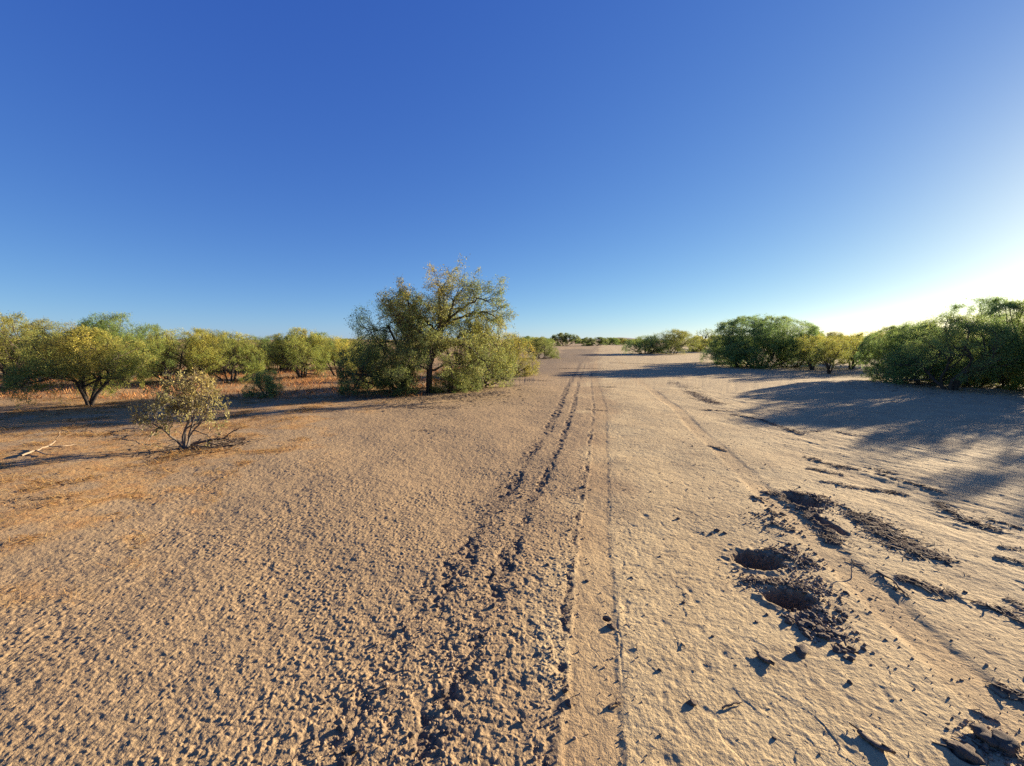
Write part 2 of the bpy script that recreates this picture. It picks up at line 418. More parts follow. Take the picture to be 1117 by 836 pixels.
def grow(rng, stems, P, skel=None):
    """stems: list of (base, direction, length, radius). Returns branches [(level, pts, radii)] and twigs [pts]"""
    out, twigs = [], []
    maxl = P['levels']
    def br(p, d, L, r, lev):
        n = 7 if lev < 2 else 5
        pts = [np.array(p, float)]; d = unit(np.array(d, float))
        for i in range(n):
            d = unit(d + rng.normal(0, P['wig'][lev], 3) + np.array([0, 0, P['up'][lev]]))
            pts.append(pts[-1] + d * L / n)
        pts = np.array(pts)
        rad = r * (1 - np.linspace(0, 1, n + 1) * P['taper'][lev])
        out.append((lev, pts, rad))
        if lev >= maxl - 1:
            twigs.append(pts)
        if lev == maxl: return
        nc = P['kids'][lev]; nc = max(1, int(round(nc * rng.uniform(.75, 1.25))))
        for k in range(nc):
            t = P['first'][lev] + (1 - P['first'][lev]) * (k + rng.uniform(.2, .9)) / nc
            t = min(t, 1.0) * n; i = min(int(t), n - 1); f = t - i
            q = pts[i] * (1 - f) + pts[i + 1] * f
            dd = unit(pts[i + 1] - pts[i])
            cd = rot_away(dd, rng.uniform(*P['ang'][lev]), rng.uniform(0, 2 * math.pi))
            if cd[2] < -.35 and rng.random() < .7: cd[2] *= -.4
            rr = r * (1 - t / n * P['taper'][lev])
            br(q, cd, L * rng.uniform(*P['len'][lev]), max(rr * rng.uniform(.5, .72), .003), lev + 1)
    for b, d, L, r in stems: br(b, d, L, r, 0)
    for pts, r0, r1, nk, f0 in skel or []:                  # limbs given as polylines
        p = np.array(pts, float); m = 4
        t = np.linspace(0, len(p) - 1, (len(p) - 1) * m + 1); i = np.minimum(t.astype(int), len(p) - 2); f = (t - i)[:, None]
        pm = np.concatenate([[2 * p[0] - p[1]], p, [2 * p[-1] - p[-2]]])
        a, b_, c_, d_ = pm[i], pm[i + 1], pm[i + 2], pm[i + 3]
        q = .5 * (2 * b_ + (c_ - a) * f + (2 * a - 5 * b_ + 4 * c_ - d_) * f ** 2 + (3 * b_ - a - 3 * c_ + d_) * f ** 3)
        q[1:-1] += rng.normal(0, .018, q[1:-1].shape)
        rad = np.linspace(r0, r1, len(q)); out.append((0, q, rad))
        for k in range(nk):
            t = (f0 + (1 - f0) * (k + rng.uniform(.2, .95)) / nk) * (len(q) - 1); i = min(int(t), len(q) - 2)
            dd = unit(q[i + 1] - q[i]); cd = rot_away(dd, rng.uniform(.35, 1.15), rng.uniform(0, 2 * math.pi))
            if cd[2] < -.4 and rng.random() < .5: cd[2] *= -.4
            br(q[i] * (1 - (t - i)) + q[i + 1] * (t - i), cd, P['skel_len'] * rng.uniform(.6, 1.2), max(rad[i] * .45, .006), 1)
    return out, twigs

def leaves(rng, twigs, per_m, lmin, lmax, wid, droop, dry_fn, spread=.04):
    """lance shaped sprays along the twigs -> verts, quads, tone"""
    B, D, dry = [], [], []
    for tw in twigs:
        seg = np.diff(tw, axis=0); L = np.linalg.norm(seg, axis=1); tot = L.sum()
        n = rng.poisson(per_m * tot * min(rng.lognormal(-.2, .7), 3.5))
        if n == 0: continue
        t = rng.uniform(0.08, 1.02, n) * (len(tw) - 1); i = np.minimum(t.astype(int), len(tw) - 2); f = (t - i)[:, None]
        B.append(tw[i] * (1 - f) + tw[i + 1] * f + rng.normal(0, spread, (n, 3)))
        D.append(seg[i] / (L[i][:, None] + 1e-9) * .7)
        dry.append(np.clip(dry_fn(tw.mean(0), rng) + rng.normal(0, .12, n), 0, 1))
    B = np.concatenate(B); D = np.concatenate(D); dry = np.concatenate(dry); n = len(B)
    D = D + rng.normal(0, .8, (n, 3)) + np.array([0, 0, -droop]); D /= np.linalg.norm(D, axis=1)[:, None]
    S = np.cross(D, rng.normal(0, 1, (n, 3))); S /= np.linalg.norm(S, axis=1)[:, None] + 1e-9
    ln = rng.uniform(lmin, lmax, n)[:, None]; w = ln * wid * rng.uniform(.7, 1.3, (n, 1))
    V = np.stack([B, B + D * ln * .45 + S * w, B + D * ln, B + D * ln * .5 - S * w], 1).reshape(-1, 3)
    Fq = np.arange(4 * n).reshape(n, 4)
    tone = np.stack([rng.random(n), dry, np.zeros(n), np.ones(n)], 1)
    return V, Fq, tone

GENERIC = dict(levels=3, wig=[.16, .20, .24, .28], up=[.02, .06, .04, -.02], taper=[.45, .6, .7, .8],
               kids=[6, 5, 5, 0], first=[.35, .25, .2, 0], ang=[(.5, 1.0), (.5, 1.1), (.5, 1.2), (0, 0)],
               len=[(.5, .8), (.45, .75), (.4, .7), (0, 0)])

PROTO = {}
def proto(key, seed, H, Rr, stems, per_m, P=None, lsize=(.06, .11), wid=.125, droop=.2, dry=(.1, .5), bark=None, leaf=None, fit=True, spread=.04, cut=0.0, lumps=.22, low_ok=False, skel=None):
    """one kind of tree: a trunk-and-limbs mesh and a crown mesh, H high and 2*Rr wide"""
    rng = np.random.default_rng(seed)
    PP = dict(GENERIC); PP.update(P or {})
    br, tw = grow(rng, stems(rng) if stems else [], PP, skel)
    allp = np.concatenate([t for t in tw])
    if fit:
        top = np.percentile(allp[:, 2], 93)
        c = np.array([np.mean(np.percentile(allp[:, i], [3, 97])) for i in (0, 1)])
        rad = np.percentile(np.hypot(allp[:, 0] - c[0], allp[:, 1] - c[1]), 86)
        S = np.array([Rr / rad, Rr / rad, H / top]) * .96
        zc = H * .42; ph = rng.uniform(0, 50)
        def fx(p):
            q = p * S
            k = sstep(.1 * H, .5 * H, q[:, 2])[:, None]
            q[:, :2] = q[:, :2] - k * (c * S[:2])[None, :]
            # keep twigs inside a lumpy rounded outline
            rr = np.hypot(q[:, 0], q[:, 1]) / Rr; zz = (q[:, 2] - zc) / (H - zc)
            az = np.arctan2(q[:, 1], q[:, 0])
            zu = np.clip(zz, 0, None)
            e = (rr ** 2.4 + zu ** 2.4) ** (1 / 2.4)
            lump = 1 + lumps * perlin(np.cos(az) * 1.7 + ph, np.sin(az) * 1.7 + zz * 1.3, 7) + lumps * .6 * perlin(np.cos(az) * 4 + ph, np.sin(az) * 4 + zz * 3, 8)
            e2 = np.where(e > .74 * lump, .74 * lump + .30 * np.tanh((e - .74 * lump) / .30), e)
            f = e2 / (e + 1e-6)
            q[:, :2] *= f[:, None]; q[:, 2] = np.where(zz > 0, zc + (q[:, 2] - zc) * f, q[:, 2])
            q[:, 2] = np.where(q[:, 2] < .04, .04 + .3 * np.abs(q[:, 2]) * (q[:, 2] > -.3), q[:, 2]) if not low_ok else q[:, 2]
            return q
        def fxb(p, lev):
            q = fx(p)
            if lev == 0: q[0] = p[0]
            return q
        br = [(l, fxb(p, l), r) for l, p, r in br]; tw = [fx(t) for t in tw]
    if cut: tw = [t for t in tw if t[:, 2].mean() > cut or rng.random() < .25]
    cl = rng.normal(0, 1, 4) * 2
    def dry_fn(p, rng):
        h = p[2] / H
        nz = .5 + .5 * math.sin(p[0] * 3.1 / max(Rr, .3) + cl[0]) * math.sin(p[1] * 3.1 / max(Rr, .3) + cl[1])
        return dry[0] + (dry[1] - dry[0]) * np.clip(.9 * nz * (.35 + .9 * h) + rng.normal(0, .12), 0, 1)
    kn, ks = (1.0, 1.0) if key in ('great', 'sage') else (2.7, .58)
    V, Fq, tone = leaves(rng, tw, per_m * kn, lsize[0] * ks, lsize[1] * ks, wid, droop, dry_fn, spread)
    crown = np_mesh(key + '_crown', V, Fq, leaf or M_LEAF, tone)
    bv, bf = tubes(br, lambda l: (7, 5, 3, 3)[l])
    trunk = np_mesh(key + '_trunk', bv, bf, bark or M_BARK, smooth=True)
    PROTO[key] = (trunk, crown, H, Rr)
    print(key, 'leaves', len(Fq), 'branches', len(br))

def ring_stems(n, tilt, L, r, base=.1):
    def f(rng):
        out = []
        for k in range(n):
            a = 2 * math.pi * (k + rng.uniform(-.3, .3)) / n
            t = rng.uniform(*tilt)
            out.append(((base * math.cos(a), base * math.sin(a), -.08), (math.sin(t) * math.cos(a), math.sin(t) * math.sin(a), math.cos(t)), L * rng.uniform(.8, 1.15), r * rng.uniform(.7, 1.1)))
        return out
    return f

def trunk_stems(hf, r, n, tilt, L):
    """one short trunk of height hf that forks into n limbs"""
    def f(rng):
        out = []
        for k in range(n):
            a = 2 * math.pi * (k + rng.uniform(-.3, .3)) / n
            t = rng.uniform(*tilt)
            out.append(((.03 * math.cos(a), .03 * math.sin(a), -.06), (.18 * math.sin(t) * math.cos(a), .18 * math.sin(t) * math.sin(a), 1), L * rng.uniform(.85, 1.15), r))
        return out
    return f

# kinds of tree and shrub
proto('umbrella', 11, 2.0, 1.45, trunk_stems(.5, .05, 4, (.4, 1.0), 1.3), 42, dict(first=[.38, .2, .15, 0], up=[-.10, .03, .0, -.05], ang=[(.6, 1.15), (.5, 1.1), (.5, 1.2), (0, 0)], kids=[7, 6, 5, 0]), dry=(.05, .85), cut=.1)
proto('round_a', 21, 2.2, 1.7, ring_stems(5, (.35, .95), 1.5, .06), 34, dict(kids=[7, 5, 5, 0]), dry=(.0, .6), cut=.0)
proto('round_b', 22, 2.2, 1.6, ring_stems(6, (.25, .85), 1.5, .055), 34, dict(kids=[6, 6, 5, 0]), dry=(.0, .45), cut=.0)
proto('round_c', 23, 2.2, 1.9, ring_stems(6, (.45, 1.05), 1.6, .055), 34, dict(kids=[6, 6, 5, 0], up=[.05, .06, .05, 0]), dry=(.05, .65), cut=.0)
proto('small_open', 31, 1.7, .95, trunk_stems(.4, .04, 4, (.4, .9), 1.0), 46, dict(kids=[6, 5, 4, 0], first=[.35, .2, .2, 0]), lsize=(.05, .09), dry=(.05, .55), cut=.35)
proto('dense_shrub', 41, 1.5, 1.6, ring_stems(9, (.3, 1.25), 1.2, .03, .2), 34, dict(kids=[6, 5, 4, 0], first=[.15, .15, .15, 0]), dry=(.0, .35))
proto('leafy_shrub', 42, 1.3, 1.0, ring_stems(8, (.2, 1.1), 1.0, .025, .12), 44, dict(kids=[6, 5, 4, 0], first=[.12, .15, .15, 0]), lsize=(.05, .10), dry=(.1, .7))
proto('dense_tree', 51, 3.0, 2.6, ring_stems(11, (.2, 1.45), 2.1, .05, .4), 46, dict(kids=[7, 6, 5, 0], first=[.18, .15, .15, 0]), lsize=(.07, .13), dry=(.0, .25), lumps=.19)
proto('tall_tree', 52, 3.0, 2.3, ring_stems(11, (.2, 1.4), 2.0, .05, .4), 46, dict(kids=[7, 6, 5, 0], first=[.3, .2, .15, 0]), lsize=(.07, .12), dry=(.0, .4), lumps=.22)
proto('far_scrub', 61, 1.5, 1.6, ring_stems(7, (.25, 1.15), 1.2, .04, .2), 22, dict(levels=3, kids=[5, 4, 4, 0], first=[.15, .15, .15, 0]), lsize=(.12, .2), wid=.2, dry=(.0, .5))
proto('far_scrub_b', 62, 1.6, 1.3, ring_stems(6, (.2, 1.0), 1.2, .04, .15), 22, dict(levels=3, kids=[5, 4, 4, 0], first=[.2, .15, .15, 0]), lsize=(.12, .2), wid=.2, dry=(.1, .7))
proto('snag', 63, 2.6, .9, trunk_stems(1., .07, 3, (.3, .7), 1.5), 14, dict(kids=[4, 4, 3, 0], first=[.6, .3, .2, 0]), lsize=(.08, .14), dry=(.2, .6), cut=1.2)

def px_limb(pts, u0, y0):
    return [((u - u0) / F0 * y0 * 1.0, dy, up_at(y0, v)) for u, v, dy in pts]
GY = at(468, 429)[1]
LIMBS = [([(468, 431, 0), (469, 405, 0), (472, 385, 0), (480, 362, .05), (484, 348, .1)], .10, .07, 4, .4),
    ([(480, 362, .05), (475, 352, -.1), (466, 341, -.2), (455, 328, -.3), (446, 313, -.4)], .055, .015, 9, .3),
    ([(484, 348, .1), (484, 335, .1), (479, 318, .2), (482, 303, .2), (488, 294, .2)], .06, .014, 10, .35),
    ([(484, 348, .1), (493, 335, 0), (498, 318, -.1), (509, 303, -.2)], .055, .014, 10, .35),
    ([(483, 351, .1), (498, 341, .2), (515, 333, .3), (532, 331, .4), (546, 339, .5)], .055, .012, 11, .3),
    ([(485, 345, .1), (505, 330, -.3), (525, 318, -.4), (538, 322, -.5)], .045, .012, 10, .3),
    ([(474, 382, 0), (495, 365, .4), (515, 356, .7), (535, 362, .9), (546, 380, 1.0)], .05, .012, 11, .3),
    ([(472, 387, 0), (490, 375, -.5), (512, 372, -.8), (530, 386, -1.0), (542, 404, -1.1)], .05, .012, 11, .3),
    ([(470, 397, 0), (456, 375, .5), (440, 356, .9), (426, 346, 1.2)], .05, .012, 10, .3),
    ([(473, 377, 0), (462, 355, -.6), (450, 340, -.9), (436, 338, -1.1)], .05, .012, 10, .3),
    ([(470, 402, 0), (490, 396, .3), (510, 396, .4), (525, 408, .3), (532, 418, .2)], .04, .010, 9, .3),
    ([(470, 402, 0), (456, 395, -.4), (440, 396, -.6), (424, 406, -.7)], .04, .010, 8, .3),
    ([(472, 380, 0), (467, 371, -.8), (459, 385, -1.3), (452, 404, -1.5)], .045, .010, 9, .3),
    ([(476, 372, 0), (490, 371, -.9), (500, 388, -1.4), (503, 408, -1.5)], .045, .010, 10, .3),
    ([(474, 376, 0), (478, 368, -.8), (480, 378, -1.4), (480, 396, -1.7)], .04, .010, 8, .3),
    ([(478, 365, .05), (486, 345, -.7), (490, 328, -1.2)], .045, .012, 9, .3),
    ([(478, 365, .05), (481, 340, .8), (486, 325, 1.3)], .045, .012, 9, .3)]
proto('great', 71, 3.95, 2.0, None, 48, dict(kids=[8, 5, 5, 0], wig=[.16, .22, .28, .3], up=[.03, .05, .02, -.06], first=[.42, .15, .15, 0], len=[(.42, .72), (.45, .75), (.45, .75), (0, 0)], skel_len=.62),
      lsize=(.035, .075), wid=.15, droop=.35, dry=(.05, .9), fit=False, skel=[(px_limb(p, 468, GY), a, b, n, f) for p, a, b, n, f in LIMBS])
def second_stems(rng):
    return [((0, 0, -.1), (-.15, 0, 1), 1.9, .08), ((-.05, .05, -.1), (-.6, .15, .85), 1.9, .06), ((.02, -.05, -.1), (.25, -.25, 1), 1.6, .06), ((-.05, -.05, -.1), (-.9, -.3, .6), 1.8, .05), ((0, .05, -.1), (-.4, .7, .7), 1.7, .05)]
proto('second', 72, 2.75, 1.75, second_stems, 34, dict(kids=[8, 6, 5, 0], up=[.02, .03, -.01, -.08], first=[.22, .2, .15, 0]), lsize=(.05, .10), wid=.15, droop=.4, dry=(.0, .3), lumps=.12)
def sage_stems(rng):
    return [((0, 0, -.03), (-.45, 0, .8), .62, .026), ((.02, .02, -.03), (.1, .25, 1), .62, .018), ((.0, -.02, -.03), (.42, -.1, .8), .6, .015), ((-.02, .0, -.03), (-.75, -.15, .8), .6, .016), ((0, 0, -.02), (.1, -.3, .9), .5, .014)]
proto('sage', 81, 1.02, .58, sage_stems, 38, dict(kids=[6, 5, 4, 0], first=[.4, .2, .15, 0], up=[.06, .04, .0, -.03]), lsize=(.025, .055), wid=.2, droop=.1, dry=(.1, .8), bark=M_GREY, leaf=M_SAGE, spread=.02, cut=.3)

def plant(kind, key, base, top, xl, xr, rz, label, cat='tree', tint=(1, 1, 1), group=None, xy=None, hw=None, trunk='trunk', depth=1.0):
    """stands a tree with its foot at photograph pixel base, its top at row top, as wide as xl..xr"""
    tm, cm, H, Rr = PROTO[key]
    x, y = xy if xy else at(*base)
    if hw: h, w = hw
    else:
        h = up_at(y, top); w = (xr - xl) / F0 * y / 2
    e = bpy.data.objects.new(kind, None); col.objects.link(e); e.empty_display_size = .2
    e.location = (x, y, gz(x, y)); e.rotation_euler = (0, 0, R(rz)); e.scale = (w / Rr, w / Rr * depth, h / H)
    tag(e, label, cat, group)
    link(trunk, tm, e); c = link('crown', cm, e); c.color = tint + (1,)
    return e

YEL, GRN, OLV, DRK, LGT = (1.18, 1.14, .85), (.85, 1.05, .9), (1.1, 1.05, .85), (1.15, 1.36, 1.32), (1.45, 1.4, 1.0)
GL = 'mesquite trees of the left bank'
plant('mesquite_tree', 'umbrella', (98, 442), 359, 38, 153, 20, 'umbrella shaped mesquite with yellowing top and bare dark trunk on the left flat', tint=YEL, group=GL)
plant('mesquite_tree', 'round_a', (14, 425), 346, -42, 60, 70, 'green mesquite cut by the left edge of the photo', tint=OLV, group=GL)
plant('mesquite_tree', 'round_b', (134, 417), 346, 96, 180, 10, 'taller green mesquite peaking just right behind the umbrella shaped tree', tint=GRN, group=GL)
plant('mesquite_tree', 'round_c', (192, 419), 360, 150, 236, 140, 'yellow green mesquite behind the small pale sage shrub', tint=LGT, group=GL)
plant('mesquite_tree', 'round_a', (252, 417), 364, 214, 292, 200, 'yellow green mesquite between the sage shrub and the dark low shrub', tint=LGT, group=GL)
plant('mesquite_tree', 'round_b', (330, 412), 361, 296, 367, 250, 'bright green mesquite above the strip of rusty grass', tint=LGT, group=GL)
plant('mesquite_tree', 'round_c', (368, 410), 367, 342, 396, 300, 'low mesquite half hidden by the left side of the great tree', tint=LGT, group=GL)
BL = 'mesquite trees of the second row on the left'
for u, b, t, l, r_, k, rz, tn, lab in (
        (62, 410, 350, 22, 108, 'round_c', 40, OLV, 'mesquite in the back row between the left edge tree and the umbrella shaped tree'),
        (163, 410, 356, 128, 200, 'round_a', 90, GRN, 'dark green mesquite in the back row left of the sage shrub'),
        (222, 408, 361, 190, 256, 'round_b', 170, OLV, 'mesquite in the back row straight above the sage shrub'),
        (280, 406, 367, 250, 312, 'round_c', 220, GRN, 'low mesquite in the back row above the dark low shrub'),
        (312, 404, 366, 286, 340, 'round_a', 310, OLV, 'mesquite in the back row left of the bright green one'),
        (350, 404, 365, 324, 378, 'round_b', 30, GRN, 'mesquite in the back row right of the bright green one'),
        (-30, 412, 348, -80, 20, 'round_b', 30, GRN, 'mesquite at the far left end of the back row'),
        (398, 402, 366, 372, 424, 'round_c', 130, OLV, 'mesquite of the back row seen through the left side of the great tree')):
    plant('mesquite_tree', k, (u, b), t, l, r_, rz, lab, tint=tn, group=BL)
for u, b, t, l, r_, rz, lab in ((40, 408, 372, 0, 86, 10, 'low bush filling the back of the left bank under the edge tree'), (150, 407, 372, 112, 190, 120, 'low bush filling the back of the left bank right of the umbrella tree'),
        (238, 405, 374, 206, 272, 200, 'low bush at the back of the left bank behind the sage shrub'), (300, 403, 376, 270, 332, 280, 'low bush at the back of the left bank left of the bright green tree'),
        (376, 401, 376, 346, 408, 50, 'low bush at the back of the left bank left of the great tree')):
    plant('desert_shrub', 'dense_shrub', (u, b), t, l, r_, rz, lab, 'shrub', OLV, trunk='stem', group='low bushes at the back of the left bank')
plant('desert_shrub', 'leafy_shrub', (290, 433), 406, 270, 312, 60, 'low dark shrub standing alone before the rusty grass', 'shrub', DRK, trunk='stem')
plant('desert_shrub', 'sage', (203, 490), 408, 164, 244, 0, 'small pale olive sage shrub with leaning dark stem on the left flat', 'shrub', trunk='stem')
# the great tree and what stands with it
plant('mesquite_tree', 'great', (468, 429), 288, 420, 556, 0, 'great open crowned mesquite, the tallest tree, left of the tyre track', xy=at(468, 429), hw=(3.56, 1.95))
plant('mesquite_tree', 'second', (441, 427), 324, 366, 494, 0, 'shorter grey green mesquite grown into the left side of the great tree', tint=(.8, .92, .9))
plant('desert_shrub', 'leafy_shrub', (524, 424), 346, 488, 562, 0, 'yellow green shrub under the right side of the great tree', 'shrub', (.98, 1.0, .9), trunk='stem')
plant('desert_shrub', 'leafy_shrub', (492, 429), 404, 470, 516, 70, 'low scraggly bush at the foot of the great tree, right of its trunk', 'shrub', (.85, .95, .85), trunk='stem')
plant('desert_shrub', 'leafy_shrub', (436, 431), 396, 408, 462, 160, 'low scraggly bush before the forked trunk left of the great tree', 'shrub', (.8, .92, .85), trunk='stem')
plant('desert_shrub', 'leafy_shrub', (404, 424), 380, 378, 436, 20, 'dark shrub hanging to the ground at the left foot of the great tree', 'shrub', (.75, .85, .8), trunk='stem')
plant('desert_shrub', 'leafy_shrub', (555, 409), 366, 528, 590, 200, 'yellowish shrub just behind the great tree on its right', 'shrub', (1.25, 1.1, .8), trunk='stem')
plant('desert_shrub', 'dense_shrub', (590, 391), 369, 566, 608, 50, 'green shrub beside the track beyond the great tree', 'shrub', OLV, trunk='stem')
# far end of the track
for u, b, t, l, r_, k, rz, lab in (
        (616, 377.5, 364, 601, 632, 'far_scrub_b', 0, 'dark bush on the horizon straight at the end of the track'),
        (648, 377.5, 368, 634, 664, 'far_scrub', 40, 'low dark bush on the horizon just right of the track end')):
    plant('desert_shrub', k, (u, b), t, l, r_, rz, lab, 'shrub', (.7, .8, .8), trunk='stem')
plant('desert_shrub', 'dense_shrub', (704, 386), 367, 678, 728, 80, 'dark low bush nearest the track on the right of it', 'shrub', DRK, trunk='stem')
plant('desert_shrub', 'dense_shrub', (733, 386), 361, 704, 764, 190, 'grey green bush between the dark low bush and the thin snag', 'shrub', OLV, trunk='stem')
plant('mesquite_tree', 'snag', (768, 381), 358, 758, 780, 0, 'thin spindly tree rising above the far bushes right of the track', tint=DRK)
plant('desert_shrub', 'far_scrub', (772, 384), 366, 748, 796, 10, 'olive bush at the foot of the thin spindly tree', 'shrub', OLV, trunk='stem')
# right bank
plant('mesquite_tree', 'dense_tree', (832, 400), 346, 786, 896, 30, 'broad dark green tree casting shade across the right flat', tint=(1.1, 1.28, 1.2))
plant('desert_shrub', 'dense_shrub', (796, 396), 367, 772, 830, 100, 'dark bush at the left foot of the broad dark tree', 'shrub', DRK, trunk='stem')
GS = 'slender young trees before the broad dark tree'
plant('mesquite_tree', 'small_open', (886, 404), 366, 860, 908, 10, 'light green young tree touching the broad dark tree', tint=LGT, group=GS)
plant('mesquite_tree', 'small_open', (904, 408), 369, 886, 928, 120, 'light green young tree standing nearest, middle of the three', tint=YEL, group=GS)
plant('mesquite_tree', 'small_open', (928, 403), 368, 908, 958, 230, 'light green young tree right of the other two slender ones', tint=LGT, group=GS)
plant('mesquite_tree', 'dense_tree', (987, 415), 356, 950, 1034, 200, 'dark low tree at the left end of the right hand clump', tint=DRK)
plant('mesquite_tree', 'round_b', (1037, 426), 350, 985, 1092, 40, 'dark tree with a leaning trunk in front of the right hand clump', tint=(1.1, 1.3, 1.25))
plant('mesquite_tree', 'tall_tree', (1086, 419), 330, 1018, 1152, 0, 'tallest tree of the right hand clump, cut by the photo edge', tint=(1.15, 1.35, 1.3))
plant('desert_shrub', 'leafy_shrub', (1098, 424), 381, 1066, 1142, 0, 'light green shrub under the tallest tree of the right hand clump', 'shrub', LGT, trunk='stem')
for u, b, t, l, r_, rz, lab in ((810, 401, 374, 780, 846, 15, 'low green bush filling the foot of the broad dark tree'), (862, 401, 376, 836, 896, 75, 'low green bush between the broad dark tree and the slender young trees'),
        (972, 417, 386, 950, 1000, 140, 'low dark bush at the left end of the right hand clump'), (1010, 421, 382, 972, 1046, 200, 'low dark bush left of the leaning trunk'), (1062, 422, 384, 1036, 1096, 260, 'low dark bush right of the leaning trunk')):
    plant('desert_shrub', 'dense_shrub', (u, b), t, l, r_, rz, lab, 'shrub', DRK, trunk='stem', group='low bushes of the right bank')
plant('mesquite_tree', 'tall_tree', None, 0, 0, 0, 90, 'broad tree just out of the photo on the right, seen only by its shade', tint=GRN, xy=(16.9, 11.2), hw=(2.9, 2.5))
BR = 'trees behind the slender ones on the right'
for u, b, t, l, r_, k, rz, tn, lab in (
        (905, 396, 364, 880, 932, 'round_b', 20, OLV, 'tree behind the left one of the three slender young trees'),
        (940, 397, 362, 912, 968, 'round_c', 80, LGT, 'pale tree behind the gap right of the slender young trees'),
        (970, 399, 359, 940, 1002, 'round_a', 160, OLV, 'tree behind the dark low tree of the right hand clump'),
        (1010, 402, 352, 975, 1046, 'round_b', 260, GRN, 'tree filling in behind the middle of the right hand clump'),
        (1120, 404, 345, 1080, 1165, 'round_c', 0, OLV, 'tree behind the tallest tree at the right edge')):
    plant('mesquite_tree', k, (u, b), t, l, r_, rz, lab, tint=tn, group=BR)
rngf = random.Random(5)
for i in range(64):                         # scrub along the horizon, a few pixels each
    u = [rngf.uniform(-20, 400), rngf.uniform(740, 1120), rngf.uniform(560, 600), rngf.uniform(760, 960)][i % 4] if i < 34 else rngf.uniform(580, 760) if i < 50 else rngf.uniform(860, 1130)
    d = rngf.uniform(60, 130) if i < 34 else rngf.uniform(120, 190) if i < 50 else rngf.uniform(40, 90)
    x = (u - W0 / 2) / F0 * d
    plant('desert_shrub', rngf.choice(['far_scrub', 'far_scrub_b']), None, 0, 0, 0, rngf.uniform(0, 360), 'far low bush in the thin line of scrub on the horizon', 'shrub',
          rngf.choice([DRK, OLV, GRN]), 'far scrub along the horizon', xy=(x, d), hw=(rngf.uniform(1.6, 2.5), rngf.uniform(2, 3.5)), trunk='stem')

# ------------------------------------------------------------------ the ground
def build_ground():
    th = np.concatenate([np.arange(-90, -58, .28), np.arange(-58, 58, .10), np.arange(58, 90, .28), np.arange(90, 270, 3.0)])
    th = np.radians(th)
    rr = [0.25, .6, .9, 1.1]
    while rr[-1] < 15: rr.append(rr[-1] * (1.0020 if rr[-1] < 4.5 else 1.003))
    k = 1.003
    while rr[-1] < 9000:
        k = min(k * 1.02, 1.09); rr.append(rr[-1] * k)
    rr = np.array(rr); nt_, nr = len(th), len(rr)
    A, B = np.meshgrid(th, rr)
    x = (np.sin(A) * B).ravel(); y = (np.cos(A) * B).ravel()
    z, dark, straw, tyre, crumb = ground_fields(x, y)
    V = np.stack([x, y, z], 1)
    V = np.concatenate([V, [[0, 0, 0]]])
    i = np.arange(nr - 1)[:, None] * nt_; j = np.arange(nt_)[None, :]; j2 = (j + 1) % nt_
    Fq = np.stack([i + j, i + nt_ + j, i + nt_ + j2, i + j2], -1).reshape(-1, 4)
    c = len(V) - 1
    jj = np.arange(0, nt_)
    fan = np.stack([np.full(nt_, c), jj, (jj + 1) % nt_], 1)
    me = bpy.data.meshes.new('ground')
    me.vertices.add(len(V)); me.vertices.foreach_set('co', V.astype(np.float32).ravel())
    loops = np.concatenate([Fq.ravel(), fan.ravel()]).astype(np.int32)
    me.loops.add(len(loops)); me.loops.foreach_set('vertex_index', loops)
    nq = len(Fq)
    me.polygons.add(nq + nt_)
    me.polygons.foreach_set('loop_start', np.concatenate([np.arange(nq) * 4, nq * 4 + np.arange(nt_) * 3]).astype(np.int32))
    me.polygons.foreach_set('loop_total', np.concatenate([np.full(nq, 4), np.full(nt_, 3)]).astype(np.int32))
    me.polygons.foreach_set('use_smooth', np.ones(nq + nt_, bool))
    me.update(calc_edges=True)
    a = me.attributes.new('soil_and_shade', 'FLOAT_COLOR', 'POINT')
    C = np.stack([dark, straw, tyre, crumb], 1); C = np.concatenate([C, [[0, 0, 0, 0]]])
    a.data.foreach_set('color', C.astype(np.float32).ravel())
    me.materials.append(M_SOIL)
    print('ground verts', len(V))
    return tag(link('ground', me), None, None, kind='structure')
build_ground()

# low far hills on the horizon
def hills():
    rng = np.random.default_rng(3)
    a = np.radians(np.linspace(-75, 75, 320)); V = []
    hgt = 8 + 22 * np.clip(perlin(a * 7 + 3, a * 0 + .3, 4) + .15, 0, 1) + 8 * np.clip(perlin(a * 31, a * 0 + .7, 5), 0, 1) + 28 * np.exp(-((a - math.atan(117 / F0)) / .035) ** 2)
    for k, (rad, f) in enumerate(((7600, -.3), (7900, .55), (8200, 1.0), (8600, .5), (9000, -.3))):
        V.append(np.stack([np.sin(a) * rad, np.cos(a) * rad, hgt * f * (1 + .15 * perlin(a * 60, a * 0 + k, 6))], 1))
    V = np.concatenate(V); n = len(a)
    i = np.arange(4)[:, None] * n; j = np.arange(n - 1)[None, :]
    Fq = np.stack([i + j, i + j + 1, i + n + j + 1, i + n + j], -1).reshape(-1, 4)
    tag(link('hills', np_mesh('hills', V, Fq, M_HILL, smooth=True)), None, None, kind='structure')
hills()

# ------------------------------------------------------------------ loose litter nobody could count
rng = np.random.default_rng(77)
def heights(x, y): return ground_fields(np.asarray(x, float), np.asarray(y, float))[0]

